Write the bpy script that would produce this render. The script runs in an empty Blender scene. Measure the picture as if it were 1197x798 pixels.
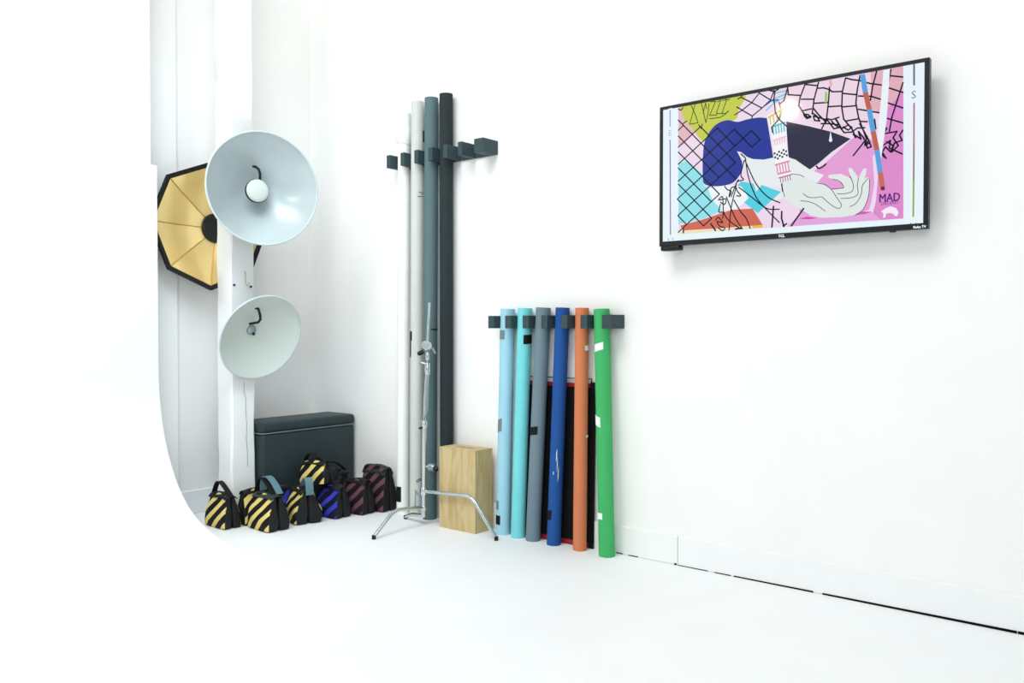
import bpy, bmesh, math, random
from mathutils import Vector, Matrix, noise

random.seed(4)
PI = math.pi
C = bpy.context.scene.collection
W, H = 1197.0, 798.0

# ------------------------------------------------------------------ camera
FPX, YAW, PIT = 981.06, 0.6868, 0.0183
CAM = Vector((0.0, -4.0, 1.2673))
FW = Vector((-math.sin(YAW) * math.cos(PIT), math.cos(YAW) * math.cos(PIT), -math.sin(PIT)))
RT = Vector((math.cos(YAW), math.sin(YAW), 0.0))
UP = RT.cross(FW)
cam = bpy.data.objects.new('camera', bpy.data.cameras.new('camera'))
C.objects.link(cam)
cam.location = CAM
cam.rotation_euler = (PI / 2 - PIT, 0, YAW)
cam.data.sensor_width = 36.0
cam.data.lens = FPX / W * 36.0
cam.data.clip_end = 100
bpy.context.scene.camera = cam


def on(u, v, axis, val):
    """the point of a real plane (axis = val) seen at a measured spot of the photograph"""
    d = FW + RT * ((u - W / 2) / FPX) - UP * ((v - H / 2) / FPX)
    return CAM + d * ((val - CAM[axis]) / d[axis])


# ------------------------------------------------------------------ materials
def lin(c):
    r = []
    for x in c:
        x = x / 255.0
        r.append(x / 12.92 if x <= 0.04045 else ((x + 0.055) / 1.055) ** 2.4)
    return r


def mat(name, rgb, rough=0.6, spec=0.3, metal=0.0, var=0.06, scale=9.0, bump=0.0, bscale=60.0, gain=1.0, emit=None, es=1.0, coat=0.0):
    m = bpy.data.materials.new(name)
    m.use_nodes = True
    nt = m.node_tree
    b = nt.nodes['Principled BSDF']
    col = [min(1, x * gain) for x in lin(rgb)]
    b.inputs['Roughness'].default_value = rough
    b.inputs['Specular IOR Level'].default_value = spec
    b.inputs['Metallic'].default_value = metal
    if coat:
        b.inputs['Coat Weight'].default_value = coat
        b.inputs['Coat Roughness'].default_value = 0.15
    tc = nt.nodes.new('ShaderNodeTexCoord')
    nz = nt.nodes.new('ShaderNodeTexNoise')
    nz.inputs['Scale'].default_value = scale
    nz.inputs['Detail'].default_value = 4
    nt.links.new(tc.outputs['Object'], nz.inputs['Vector'])
    rp = nt.nodes.new('ShaderNodeValToRGB')
    rp.color_ramp.elements[0].position = 0.3
    rp.color_ramp.elements[1].position = 0.7
    rp.color_ramp.elements[0].color = [x * (1 - var) for x in col] + [1]
    rp.color_ramp.elements[1].color = [min(1, x * (1 + var)) for x in col] + [1]
    nt.links.new(nz.outputs['Fac'], rp.inputs['Fac'])
    if emit is not None:
        b.inputs['Base Color'].default_value = (0.004, 0.004, 0.005, 1)
        b.inputs['Emission Color'].default_value = lin(emit) + [1]
        b.inputs['Emission Strength'].default_value = es
    else:
        nt.links.new(rp.outputs['Color'], b.inputs['Base Color'])
    if bump:
        n2 = nt.nodes.new('ShaderNodeTexNoise')
        n2.inputs['Scale'].default_value = bscale
        n2.inputs['Detail'].default_value = 5
        nt.links.new(tc.outputs['Object'], n2.inputs['Vector'])
        bp = nt.nodes.new('ShaderNodeBump')
        bp.inputs['Strength'].default_value = bump
        bp.inputs['Distance'].default_value = 0.004
        nt.links.new(n2.outputs['Fac'], bp.inputs['Height'])
        nt.links.new(bp.outputs['Normal'], b.inputs['Normal'])
    return m


def stripe_mat(name, rgb, dark=(22, 22, 24), period=0.078, duty=0.45, gain=1.0):
    m = mat(name, dark, 0.75, 0.2, var=0.15, bump=0.25, bscale=180)
    nt = m.node_tree
    b = nt.nodes['Principled BSDF']
    base = b.inputs['Base Color'].links[0].from_socket
    tc = nt.nodes['Texture Coordinate']
    sp = nt.nodes.new('ShaderNodeSeparateXYZ')
    nt.links.new(tc.outputs['Object'], sp.inputs[0])
    wz = nt.nodes.new('ShaderNodeTexNoise'); wz.inputs['Scale'].default_value = 7
    nt.links.new(tc.outputs['Object'], wz.inputs['Vector'])

    def mth(op, a, bb):
        n = nt.nodes.new('ShaderNodeMath'); n.operation = op
        for i, x in enumerate((a, bb)):
            if isinstance(x, (int, float)): n.inputs[i].default_value = x
            elif x is not None: nt.links.new(x, n.inputs[i])
        return n.outputs[0]
    s = mth('SUBTRACT', mth('MULTIPLY', sp.outputs['X'], 0.72), mth('MULTIPLY', sp.outputs['Z'], 0.75))
    s = mth('ADD', s, mth('MULTIPLY', wz.outputs['Fac'], 0.03))
    fr = mth('FRACT', mth('DIVIDE', mth('ADD', s, 5.0), period), None)
    mask = mth('LESS_THAN', fr, duty)
    mx = nt.nodes.new('ShaderNodeMix'); mx.data_type = 'RGBA'
    nt.links.new(mask, mx.inputs['Factor'])
    nt.links.new(base, mx.inputs['A'])
    mx.inputs['B'].default_value = [min(1, x * gain) for x in lin(rgb)] + [1]
    nt.links.new(mx.outputs['Result'], b.inputs['Base Color'])
    return m


def wood_mat(name, rgb, dark):
    m = mat(name, rgb, 0.6, 0.25, var=0.05, bump=0.15, bscale=40)
    nt = m.node_tree
    b = nt.nodes['Principled BSDF']
    tc = nt.nodes['Texture Coordinate']
    mp = nt.nodes.new('ShaderNodeMapping')
    mp.inputs['Scale'].default_value = (9, 9, 1.6)
    nt.links.new(tc.outputs['Object'], mp.inputs['Vector'])
    n = nt.nodes.new('ShaderNodeTexNoise'); n.inputs['Scale'].default_value = 2.2; n.inputs['Detail'].default_value = 6
    n.inputs['Distortion'].default_value = 1.2
    nt.links.new(mp.outputs[0], n.inputs['Vector'])
    r = nt.nodes.new('ShaderNodeValToRGB')
    r.color_ramp.elements[0].position = 0.36; r.color_ramp.elements[1].position = 0.6
    r.color_ramp.elements[0].color = lin(dark) + [1]; r.color_ramp.elements[1].color = lin(rgb) + [1]
    nt.links.new(n.outputs['Fac'], r.inputs['Fac'])
    nt.links.new(r.outputs['Color'], b.inputs['Base Color'])
    return m


M = {}
M['wall'] = mat('white_wall_paint', (244, 244, 242), 0.7, 0.2, var=0.012, scale=3, bump=0.12, bscale=25)
M['floor'] = mat('white_floor_paint', (242, 244, 245), 0.55, 0.25, var=0.012, scale=3, bump=0.05, bscale=30)
M['cyc'] = mat('white_cove_paint', (242, 243, 245), 0.65, 0.2, var=0.01, scale=2.5, bump=0.04, bscale=20)
M['pillar'] = mat('painted_old_timber', (238, 240, 239), 0.65, 0.2, var=0.02, scale=6, bump=0.5, bscale=14)
M['skirting'] = mat('white_skirting_paint', (241, 243, 243), 0.5, 0.3, var=0.01, bump=0.05)
M['gap'] = mat('gap_shade_black', (14, 18, 20), 0.9, 0.05, var=0.3)
M['rack'] = mat('slate_grey_paint', (56, 74, 78), 0.6, 0.25, var=0.05, bump=0.08)
M['black'] = mat('black_plastic', (18, 20, 22), 0.45, 0.35, var=0.1)
M['bezel'] = mat('black_gloss_bezel', (20, 27, 31), 0.35, 0.35, var=0.05)
M['chest'] = mat('dark_vinyl', (40, 54, 58), 0.5, 0.3, var=0.08, bump=0.15, bscale=220)
M['piping'] = mat('pale_piping', (120, 135, 138), 0.5, 0.3)
M['webbing'] = mat('black_webbing', (17, 18, 20), 0.7, 0.25, var=0.2, bump=0.3, bscale=250)
M['webbing_grey'] = mat('grey_teal_webbing', (92, 126, 134), 0.6, 0.3, var=0.1, bump=0.3, bscale=250)
M['flap'] = mat('charcoal_nylon', (38, 48, 50), 0.5, 0.35, var=0.15, bump=0.25, bscale=90)
M['nylon'] = mat('black_nylon', (22, 24, 26), 0.65, 0.3, var=0.2, bump=0.3, bscale=120)
M['yellow'] = stripe_mat('yellow_striped_nylon', (224, 204, 122))
M['blue_s'] = stripe_mat('blue_striped_nylon', (56, 66, 190), (20, 22, 40))
M['red_s'] = stripe_mat('maroon_striped_nylon', (104, 68, 78), (24, 19, 22))
M['dark_s'] = stripe_mat('faint_striped_nylon', (58, 48, 54), (24, 22, 24))
M['dish_silver'] = mat('silver_white_enamel', (190, 201, 203), 0.26, 0.65, metal=0.15, var=0.05, scale=4)
M['dish_white'] = mat('white_enamel', (206, 214, 207), 0.4, 0.4, var=0.02, scale=4)
M['dish_rim'] = mat('rolled_rim_enamel', (196, 208, 208), 0.35, 0.5)
M['dish_back'] = mat('grey_enamel', (120, 132, 136), 0.45, 0.4)
M['gold'] = mat('gold_lining', (244, 216, 148), 0.2, 0.5, metal=0.5, var=0.08, scale=5, bump=0.1, bscale=12)
M['chrome'] = mat('chrome_steel', (205, 212, 214), 0.22, 0.5, metal=0.9, var=0.04)
M['dull'] = mat('dull_steel', (150, 166, 170), 0.35, 0.5, metal=0.7, var=0.08)
M['card'] = mat('cardboard_core', (170, 140, 100), 0.8, 0.1)
M['wood'] = wood_mat('birch_ply', (204, 184, 138), (188, 162, 112))
M['red_trim'] = mat('red_trim', (150, 40, 48), 0.5, 0.3)
M['case'] = mat('black_fabric_case', (16, 17, 19), 0.8, 0.15, var=0.2)
M['tape_black'] = mat('black_gaffer', (16, 22, 24), 0.7, 0.2)
M['tape_grey'] = mat('grey_gaffer', (112, 132, 138), 0.5, 0.3)
M['tape_white'] = mat('white_tape', (238, 244, 242), 0.6, 0.2)


def paper(name, rgb):
    return mat(name, rgb, 0.75, 0.15, var=0.03, scale=5, bump=0.06, bscale=35)


# ------------------------------------------------------------------ mesh helpers
def obj(name, bm, m=None, parent=None, smooth=None):
    if isinstance(m, (list, tuple)): mats = m
    else: mats = [m] if m else []
    bmesh.ops.recalc_face_normals(bm, faces=bm.faces)
    me = bpy.data.meshes.new(name)
    bm.to_mesh(me); bm.free()
    for x in mats: me.materials.append(x)
    if smooth is not None:
        for p in me.polygons: p.use_smooth = True
        me.set_sharp_from_angle(angle=math.radians(smooth))
    o = bpy.data.objects.new(name, me)
    C.objects.link(o)
    if parent is not None: o.parent = parent
    return o


def tag(o, label, cat, group=None):
    o['label'] = label; o['category'] = cat
    if group: o['group'] = group
    return o


def thing(name, label, cat, loc=(0, 0, 0), rotz=0.0, group=None):
    o = bpy.data.objects.new(name, None)
    C.objects.link(o)
    o.empty_display_size = 0.1
    o.location = loc; o.rotation_euler = (0, 0, rotz)
    return tag(o, label, cat, group)


def struct(o):
    o['kind'] = 'structure'
    return o


def add_box(bm, lo, hi, bevel=0.0, seg=2, mi=0):
    b2 = bmesh.new()
    bmesh.ops.create_cube(b2, size=1.0)
    for v in b2.verts:
        v.co = Vector([lo[i] + (v.co[i] + 0.5) * (hi[i] - lo[i]) for i in range(3)])
    if bevel:
        bmesh.ops.bevel(b2, geom=list(b2.edges), offset=bevel, segments=seg, affect='EDGES', profile=0.5)
    merge(bm, b2, mi)


def merge(bm, b2, mi=0, mx=None):
    mp = {}
    for v in b2.verts:
        mp[v] = bm.verts.new(mx @ v.co if mx else v.co)
    for f in b2.faces:
        try:
            nf = bm.faces.new([mp[v] for v in f.verts]); nf.material_index = mi if mi else f.material_index
        except ValueError: pass
    b2.free()


def box(lo, hi, bevel=0.0, seg=2):
    bm = bmesh.new(); add_box(bm, lo, hi, bevel, seg); return bm


def frame(d):
    d = d.normalized()
    a = Vector((0, 0, 1)) if abs(d.z) < 0.9 else Vector((1, 0, 0))
    x = a.cross(d).normalized(); y = d.cross(x)
    return x, y, d


def add_tube(bm, pts, r, n=16, caps=True, mi=0):
    """sweep of a round section along pts; r a number or one per point"""
    pts = [Vector(p) for p in pts]
    rs = r if isinstance(r, (list, tuple)) else [r] * len(pts)
    rings = []
    px = None
    for i, p in enumerate(pts):
        if i == 0: d = pts[1] - p
        elif i == len(pts) - 1: d = p - pts[-2]
        else: d = (pts[i + 1] - p).normalized() + (p - pts[i - 1]).normalized()
        if d.length < 1e-9: d = Vector((0, 0, 1))
        d.normalize()
        if px is None: x, y, _ = frame(d)
        else:
            x = px - d * px.dot(d); x.normalize(); y = d.cross(x)
        px = x
        rings.append([bm.verts.new(p + (x * math.cos(2 * PI * k / n) + y * math.sin(2 * PI * k / n)) * rs[i]) for k in range(n)])
    for a, b in zip(rings, rings[1:]):
        for k in range(n):
            f = bm.faces.new((a[k], a[(k + 1) % n], b[(k + 1) % n], b[k])); f.material_index = mi
    if caps:
        bm.faces.new(rings[0][::-1]).material_index = mi
        bm.faces.new(rings[-1]).material_index = mi


def tube(pts, r, n=16):
    bm = bmesh.new(); add_tube(bm, pts, r, n); return bm


def arc_pts(a, b, c, r=0.05, n=7):
    """polyline a-b-c with the corner at b rounded"""
    a, b, c = Vector(a), Vector(b), Vector(c)
    p = b + (a - b).normalized() * r; q = b + (c - b).normalized() * r
    out = [a]
    for i in range(n + 1):
        t = i / n
        out.append(p * (1 - t) ** 2 + b * 2 * t * (1 - t) + q * t * t)
    return out + [c]


def add_lathe(bm, prof, mx, n=64, closed=False):
    """prof: list of (radius, height) turned about the local z axis, then moved by mx"""
    rings = []
    for r, h in prof:
        if r < 1e-6: rings.append([bm.verts.new(mx @ Vector((0, 0, h)))])
        else: rings.append([bm.verts.new(mx @ Vector((r * math.cos(2 * PI * k / n), r * math.sin(2 * PI * k / n), h))) for k in range(n)])
    seq = list(zip(rings, rings[1:]))
    if closed: seq.append((rings[-1], rings[0]))
    for a, b in seq:
        for k in range(n):
            k2 = (k + 1) % n
            if len(a) == 1 and len(b) == 1: continue
            if len(a) == 1: bm.faces.new((a[0], b[k2], b[k]))
            elif len(b) == 1: bm.faces.new((a[k], a[k2], b[0]))
            else: bm.faces.new((a[k], a[k2], b[k2], b[k]))


def axis_mx(o, d, up=None):
    d = Vector(d).normalized()
    x, y, z = frame(d)
    m = Matrix((x, y, z)).transposed().to_4x4()
    m.translation = Vector(o)
    return m


def prism(poly, y0, y1):
    """polygon in x,z extruded along y"""
    bm = bmesh.new()
    a = [bm.verts.new((x, y0, z)) for x, z in poly]; b = [bm.verts.new((x, y1, z)) for x, z in poly]
    bm.faces.new(a); bm.faces.new(b[::-1])
    n = len(poly)
    for i in range(n): bm.faces.new((a[i], b[i], b[(i + 1) % n], a[(i + 1) % n]))
    return bm


# ------------------------------------------------------------------ the setting
XB = -5.27            # back wall
HT = 4.3
struct(obj('floor', box((-5.5, -7.0, -0.12), (3.0, 0.1, 0.0)), M['floor']))
struct(obj('wall_right', box((-5.37, 0.0, 0.0), (2.5, 0.1, HT)), M['wall']))
struct(obj('wall_back', box((-5.37, -7.0, 0.0), (XB, 0.0, HT)), M['wall']))

# the cove: a wall that sweeps into the floor; its side edge ends in a step near the top
prof = [(-5.0, 2.26), (-5.0, 1.35), (-5.0, 1.1), (-4.999, 1.0), (-4.996, 0.9), (-4.987, 0.82), (-4.974, 0.74), (-4.953, 0.655), (-4.922, 0.56), (-4.885, 0.475),
        (-4.84, 0.395), (-4.79, 0.32), (-4.73, 0.254), (-4.665, 0.195), (-4.59, 0.145), (-4.50, 0.103), (-4.40, 0.07),
        (-4.28, 0.042), (-4.14, 0.022), (-3.98, 0.009), (-3.8, 0.002)]
poly = prof + [(-3.8, -0.05), (XB, -0.05), (XB, 2.26)]
bm = prism(poly, -7.0, -1.365)
add_box(bm, (XB, -7.0, 2.26), (-5.0, -1.405, HT))
cyc = struct(obj('wall_left', bm, M['cyc'], smooth=35))
# flat strip of board on the back wall beside the cove
yb = on(206, 100, 0, -5.235).y
struct(obj('trim_1', box((XB - 0.005, -1.5, 0.156), (-5.235, yb, HT), 0.004), M['wall']))

# skirting boards
bm = bmesh.new()
xj = on(792, 660, 1, -0.02).x
for x0, x1 in ((XB, xj - 0.0015), (xj + 0.0015, 2.5)):
    add_box(bm, (x0, -0.02, 0.001), (x1, 0.002, 0.155), 0.003)
struct(obj('baseboard_right', bm, M['skirting']))
struct(obj('baseboard_back', box((XB - 0.002, -1.6, 0.001), (XB + 0.02, -0.02, 0.156), 0.003), M['skirting']))
# black strips for the shade in the open joint under the right skirting, widening along the wall
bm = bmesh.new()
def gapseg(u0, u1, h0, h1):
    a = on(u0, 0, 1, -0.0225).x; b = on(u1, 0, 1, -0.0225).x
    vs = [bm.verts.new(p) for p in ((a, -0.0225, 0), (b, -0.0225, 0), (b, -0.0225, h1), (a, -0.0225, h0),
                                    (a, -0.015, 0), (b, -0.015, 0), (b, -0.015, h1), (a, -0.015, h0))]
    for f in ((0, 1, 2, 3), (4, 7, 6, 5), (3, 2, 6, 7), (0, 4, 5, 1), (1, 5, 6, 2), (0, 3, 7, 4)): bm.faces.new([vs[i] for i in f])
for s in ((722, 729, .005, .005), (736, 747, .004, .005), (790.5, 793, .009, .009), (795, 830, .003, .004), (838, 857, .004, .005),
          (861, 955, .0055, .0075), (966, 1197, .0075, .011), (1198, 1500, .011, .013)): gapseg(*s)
# painted shade under the skirting, built as solid dark strips
struct(obj('painted_gap_shade', bm, M['gap']))

# ------------------------------------------------------------------ timber pillar
px0, px1, py0, py1 = -4.975, -4.80, -0.985, -0.808
bm = bmesh.new()
nz_ = 60
prev = None
secs = []
for i in range(nz_ + 1):
    z = HT * i / nz_
    ring = []
    c_ = 0.012
    lean = 0.016 * max(0.0, 1 - z / 2.6)         # the foot is worn on its left side
    pts = [(px0 + c_ + lean, py0), (px1 - c_, py0), (px1, py0 + c_), (px1, py1 - c_), (px1 - c_, py1), (px0 + c_, py1), (px0, py1 - c_), (px0 + lean, py0 + c_)]
    for k, (x, y) in enumerate(pts):
        n_ = noise.noise(Vector((x * 9, y * 9, z * 4))) * 0.006
        n2 = noise.noise(Vector((x * 20, y * 20 + 5, z * 11))) * 0.003
        if z < 0.35 and k in (0, 1, 2): n2 += noise.noise(Vector((k * 3, 2, z * 25))) * 0.008
        ring.append(bm.verts.new((x + n_ * 0.6, y + n_ + n2, z)))
    secs.append(ring)
for a, b in zip(secs, secs[1:]):
    for k in range(8): bm.faces.new((a[k], a[(k + 1) % 8], b[(k + 1) % 8], b[k]))
bm.faces.new(secs[0][::-1]); bm.faces.new(secs[-1])
pillar = struct(obj('pillar', bm, M['pillar'], smooth=40))
# long drying crack on its right face, two bolts and a small hook
bm = bmesh.new()
cr = [(285.5, 446), (285, 456), (287.5, 466), (287.3, 480), (288.5, 497), (288, 512), (289, 526), (289.5, 545)]
P = [on(u, v, 0, px1 + 0.004) for u, v in cr]
for a, b in zip(P, P[1:]):
    add_tube(bm, [a, b], 0.0016, 6)
obj('crack', bm, mat('crack_shadow', (150, 154, 150), 0.9, 0.0), pillar)
for u, v in ((273.5, 333), (293, 335)):
    p = on(u, v, 0, px1)
    bm = bmesh.new(); add_lathe(bm, [(0, 0.012), (0.005, 0.011), (0.007, 0.006), (0.007, -0.01), (0, -0.01)], axis_mx(p, (1, 0, 0)), 12)
    obj('bolt', bm, M['black'], pillar, 40)
p = on(286, 334, 0, px1)
bm = bmesh.new()
add_tube(bm, [p + Vector(q) for q in ((-.005, 0, .095), (.008, 0, .09), (.010, 0.0, .02), (.022, .004, 0), (.032, .008, .004), (.035, .01, .022))], 0.0028, 8)
obj('hook', bm, mat('rusty_hook', (176, 160, 120), 0.6, 0.3), pillar, 60)

# ------------------------------------------------------------------ chest in the corner
CX0, CX1, CY0, CY1, CZ = -5.03, -4.737, -0.797, -0.0235, 0.632
ch = thing('storage_chest', 'dark charcoal vinyl storage chest with lid standing in the corner behind the sandbags', 'chest', ((CX0 + CX1) / 2, (CY0 + CY1) / 2, 0))
hx, hy = (CX1 - CX0) / 2, (CY1 - CY0) / 2
obj('body', box((-hx, -hy, 0.0), (hx, hy, 0.558), 0.02, 4), M['chest'], ch, 40)
obj('lid', box((-hx - 0.004, -hy - 0.004, 0.562), (hx + 0.006, hy + 0.002, CZ), 0.022, 4), M['chest'], ch, 40)
bm = bmesh.new()
zz = 0.5605
loop = [(hx + 0.002, -hy + 0.0, zz), (hx + 0.002, hy - 0.0, zz)]
add_tube(bm, [(-hx, -hy - .001, zz)] + [(hx - 0.02, -hy - .001, zz), (hx - 0.004, -hy + 0.004, zz), (hx + 0.0015, -hy + 0.02, zz), (hx + 0.0015, hy - 0.02, zz), (hx - .004, hy - .004, zz)], 0.0035, 8)
obj('piping', bm, M['piping'], ch, 60)

# ------------------------------------------------------------------ beauty dishes on the pillar
def dish(label, base, axis, R, depth, inner, deflector, hookpts):
    base, axis = Vector(base), Vector(axis).normalized()
    t = thing('beauty_dish', label, 'light reflector', base)
    mx = axis_mx((0, 0, 0), axis)
    n = 22
    pr = []
    for i in range(n + 1):
        s = i / n
        r = 0.055 + (R - 0.055) * s
        pr.append((r, depth * (0.35 * s + 0.65 * s * s)))
    bm = bmesh.new()
    add_lathe(bm, [(0.0, 0.0)] + pr, mx, 96)

    bowl = obj('bowl', bm, inner, t, 60)
    bm = bmesh.new()
    add_lathe(bm, [(0.0, -0.004)] + [(r + 0.002, h - 0.004) for r, h in pr[:-1]] + [(pr[-1][0] + 0.001, pr[-1][1] - 0.004)], mx, 96)
    obj('outer_shell', bm, M['dish_back'], t, 60)
    bm = bmesh.new()
    k = 12
    rr = 0.006
    add_lathe(bm, [(R + 0.001 + rr * math.cos(2 * PI * i / k), depth + rr * 0.9 * math.sin(2 * PI * i / k)) for i in range(k)], mx, 96, True)
    obj('rim', bm, M['dish_rim'], t, 60)
    bm = bmesh.new()
    add_lathe(bm, [(0, -0.05), (0.05, -0.05), (0.058, -0.035), (0.058, -0.008), (0.0, -0.007)], mx, 40)
    obj('mount_collar', bm, M['black'], t, 40)
    if deflector:
        bm = bmesh.new()
        h = depth * 0.56
        add_lathe(bm, [(0, h + 0.012), (0.05, h + 0.010), (0.068, h + 0.003), (0.072, h - 0.006), (0.066, h - 0.01), (0, h - 0.008)], mx, 48)
        obj('deflector', bm, M['dish_white'], t, 50)
        bm = bmesh.new()
        add_lathe(bm, [(0, h - 0.006), (0.069, h - 0.0085), (0.076, h - 0.014), (0.074, h - 0.03), (0.045, h - 0.05), (0.02, 0.01), (0, 0.01)], mx, 40)
        obj('deflector_holder', bm, M['nylon'], t, 50)
    else:
        bm = bmesh.new()
        add_lathe(bm, [(0, 0.018), (0.026, 0.016), (0.032, 0.008), (0.034, 0.0)], mx, 30)
        obj('centre_socket', bm, M['dull'], t, 50)
        bm = bmesh.new()
        add_lathe(bm, [(0, 0.024), (0.009, 0.022), (0.011, 0.01)], axis_mx(mx @ Vector((0.012, -0.02, 0.0)), axis), 16)
        obj('socket_pin', bm, M['black'], t, 50)
    bm = bmesh.new()
    add_tube(bm, [mx_local(q, base) for q in hookpts], 0.0085, 10)
    obj('hanging_handle', bm, M['black'], t, 60)
    bm = bmesh.new()
    add_tube(bm, [Vector((-0.058 + (px1 - base.x + 0.05), 0, 0.0)), -axis * 0.03], 0.012, 10)
    obj('hanging_peg', bm, M['dull'], t, 60)
    return t


def mx_local(q, base):
    return Vector(q) - base


ax1 = Vector((0.96, -0.27, 0.0)).normalized()
rc1 = on(308, 220, 0, -4.52)
b1 = rc1 - ax1 * 0.24
def hk(pxs, x):
    return [on(u, v, 0, xx) for (u, v), xx in zip(pxs, x)]
dish('large silver-white beauty dish with central disc, upper one on the white pillar', b1, ax1, 0.349, 0.24, M['dish_silver'], True,
     hk(((296, 194.5), (299, 195), (302.5, 198), (304, 203), (304, 211)), (-4.675, -4.645, -4.63, -4.63, -4.65)))
ax2 = Vector((0.925, -0.04, -0.365)).normalized()
rc2 = on(305.6, 394.4, 0, -4.63)
b2 = rc2 - ax2 * 0.13
dish('smaller plain white dish reflector tilted down, lower one on the white pillar', b2, ax2, 0.281, 0.13, M['dish_white'], False,
     hk(((298, 359.5), (302, 361), (304, 368), (304.5, 373), (302, 376.5), (291.5, 378.5)), (-4.655, -4.645, -4.64, -4.64, -4.65, -4.70)))

# ------------------------------------------------------------------ gold octagonal softbox
RO, OC, OX = 0.425, (-0.95, 1.93), -5.08
ob = thing('octagonal_softbox', 'black-edged gold octagonal softbox hanging half hidden behind the white pillar', 'softbox', (OX, OC[0], OC[1]))
def octv(r, x, k): return Vector((x, r * math.cos(k * PI / 4), r * math.sin(k * PI / 4)))
bm = bmesh.new()
NL = 8
rows = []
for i in range(NL + 1):
    s = i / NL
    r = 0.09 + (RO * 0.925 - 0.09) * s
    x = -0.10 + 0.09 * (0.55 * s + 0.45 * s ** 1.6)
    rows.append([octv(r, x, k) + Vector((0, 0.085 * (1 - s), 0)) for k in range(8)])
for a, b in zip(rows, rows[1:]):
    for k in range(8):
        k2 = (k + 1) % 8
        bm.faces.new([bm.verts.new(p) for p in (a[k], a[k2], b[k2], b[k])])
bmesh.ops.remove_doubles(bm, verts=bm.verts, dist=0.0002)
lining = obj('gold_lining', bm, M['gold'], ob)
bm = bmesh.new()
ri = [octv(RO * 0.925, -0.012, k) for k in range(8)]; ro = [octv(RO, 0.004, k) for k in range(8)]
rb = [octv(RO, -0.022, k) for k in range(8)]; rbi = [octv(RO * 0.925, -0.022, k) for k in range(8)]
sets = [[bm.verts.new(p) for p in q] for q in (ri, ro, rb, rbi)]
for j in range(4):
    a, b = sets[j], sets[(j + 1) % 4]
    for k in range(8): bm.faces.new((a[k], a[(k + 1) % 8], b[(k + 1) % 8], b[k]))
obj('black_rim', bm, M['nylon'], ob)
bm = bmesh.new()
sh = [[octv(0.10 + (RO - 0.10) * i / 4, -0.120 + 0.096 * (i / 4), k) + Vector((0, 0.085 * (1 - i / 4), 0)) for k in range(8)] for i in range(5)]
sv = [[bm.verts.new(p) for p in q] for q in sh]
for a, b in zip(sv, sv[1:]):
    for k in range(8): bm.faces.new((a[k], a[(k + 1) % 8], b[(k + 1) % 8], b[k]))
bm.faces.new(sv[0])
obj('outer_shell', bm, M['nylon'], ob)
bm = bmesh.new()
add_lathe(bm, [(0, -0.09), (0.085, -0.09), (0.096, -0.086), (0.1, -0.105), (0, -0.105)], axis_mx((0, 0.085, 0), (1, 0, 0)), 32)
obj('speed_ring', bm, M['black'], ob, 40)
bm = bmesh.new()
for k in range(8):
    pts = [rows[i][k] + Vector((0.003, 0, 0)) for i in range(NL + 1)]
    add_tube(bm, pts, 0.0025, 6)
obj('rod_seams', bm, mat('gold_seam', (196, 160, 88), 0.4, 0.4, metal=0.4), ob, 60)

# ------------------------------------------------------------------ sandbags
def pouch(Wd, T, Hh, side, seed):
    bm = bmesh.new()
    nzr, na = 16, 56
    rings = []
    for i in range(nzr + 1):
        t = i / nzr
        a = Wd / 2 * (0.93 + 0.07 * math.sin(PI * min(1, t * 1.3))) * (1 - 0.10 * t ** 2)
        b = T / 4 * (0.86 + 0.2 * math.sin(PI * min(1.0, t * 1.25 + 0.05))) * (1 - 0.62 * t ** 2.4)
        yc = side * T / 4 * (1 - 0.62 * t ** 1.8)
        z = Hh * t
        if i == 0: a *= 0.9; b *= 0.8
        if i == 1: z = Hh * 0.035
        ring = []
        for k in range(na):
            th = 2 * PI * k / na
            c, s = math.cos(th), math.sin(th)
            e = 2.0 / 5.0
            x = a * math.copysign(abs(c) ** e, c); y = b * math.copysign(abs(s) ** e, s)
            # cloth wrinkles
            n_ = noise.noise(Vector((x * 13 + seed, y * 13, z * 15 + side))) * 0.007 * min(1, t * 6)
            bulge = 1 + 0.10 * (1 - (x / a) ** 2) * math.sin(PI * t) * (1 if y * side > 0 else 0)
            ring.append(bm.verts.new((x * (1 + n_ * 2), yc + y * bulge + n_, z + 0.01 * (1 - (x / a) ** 2) * (t > 0.9) * t - 0.012 * (x / a) ** 2 * (t > .6) * t)))
        rings.append(ring)
    for a, b in zip(rings, rings[1:]):
        for k in range(na):
            bm.faces.new((a[k], a[(k + 1) % na], b[(k + 1) % na], b[k]))
    bm.faces.new(rings[0][::-1]); bm.faces.new(rings[-1])
    bmesh.ops.recalc_face_normals(bm, faces=bm.faces)
    for f in bm.faces:
        cc = f.calc_center_median(); tt = max(0.0, min(1.0, cc.z / Hh))
        out_ = (cc.y - side * T / 4 * (1 - 0.62 * tt ** 1.8)) * side > 0
        f.material_index = 1 if (abs(f.normal.y) > 0.62 and out_) else 0
    return bm


def ribbon(pts, wv, th=0.003):
    """strap: centreline pts with the width vector wv"""
    bm = bmesh.new()
    wv = Vector(wv)
    pts = [Vector(p) for p in pts]
    rings = []
    for i, p in enumerate(pts):
        d = (pts[min(i + 1, len(pts) - 1)] - pts[max(i - 1, 0)]).normalized()
        nn = d.cross(wv).normalized() * th
        rings.append([bm.verts.new(p + q) for q in (-wv / 2 - nn, wv / 2 - nn, wv / 2 + nn, -wv / 2 + nn)])
    for a, b in zip(rings, rings[1:]):
        for k in range(4): bm.faces.new((a[k], a[(k + 1) % 4], b[(k + 1) % 4], b[k]))
    bm.faces.new(rings[0][::-1]); bm.faces.new(rings[-1])
    return bm


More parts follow.
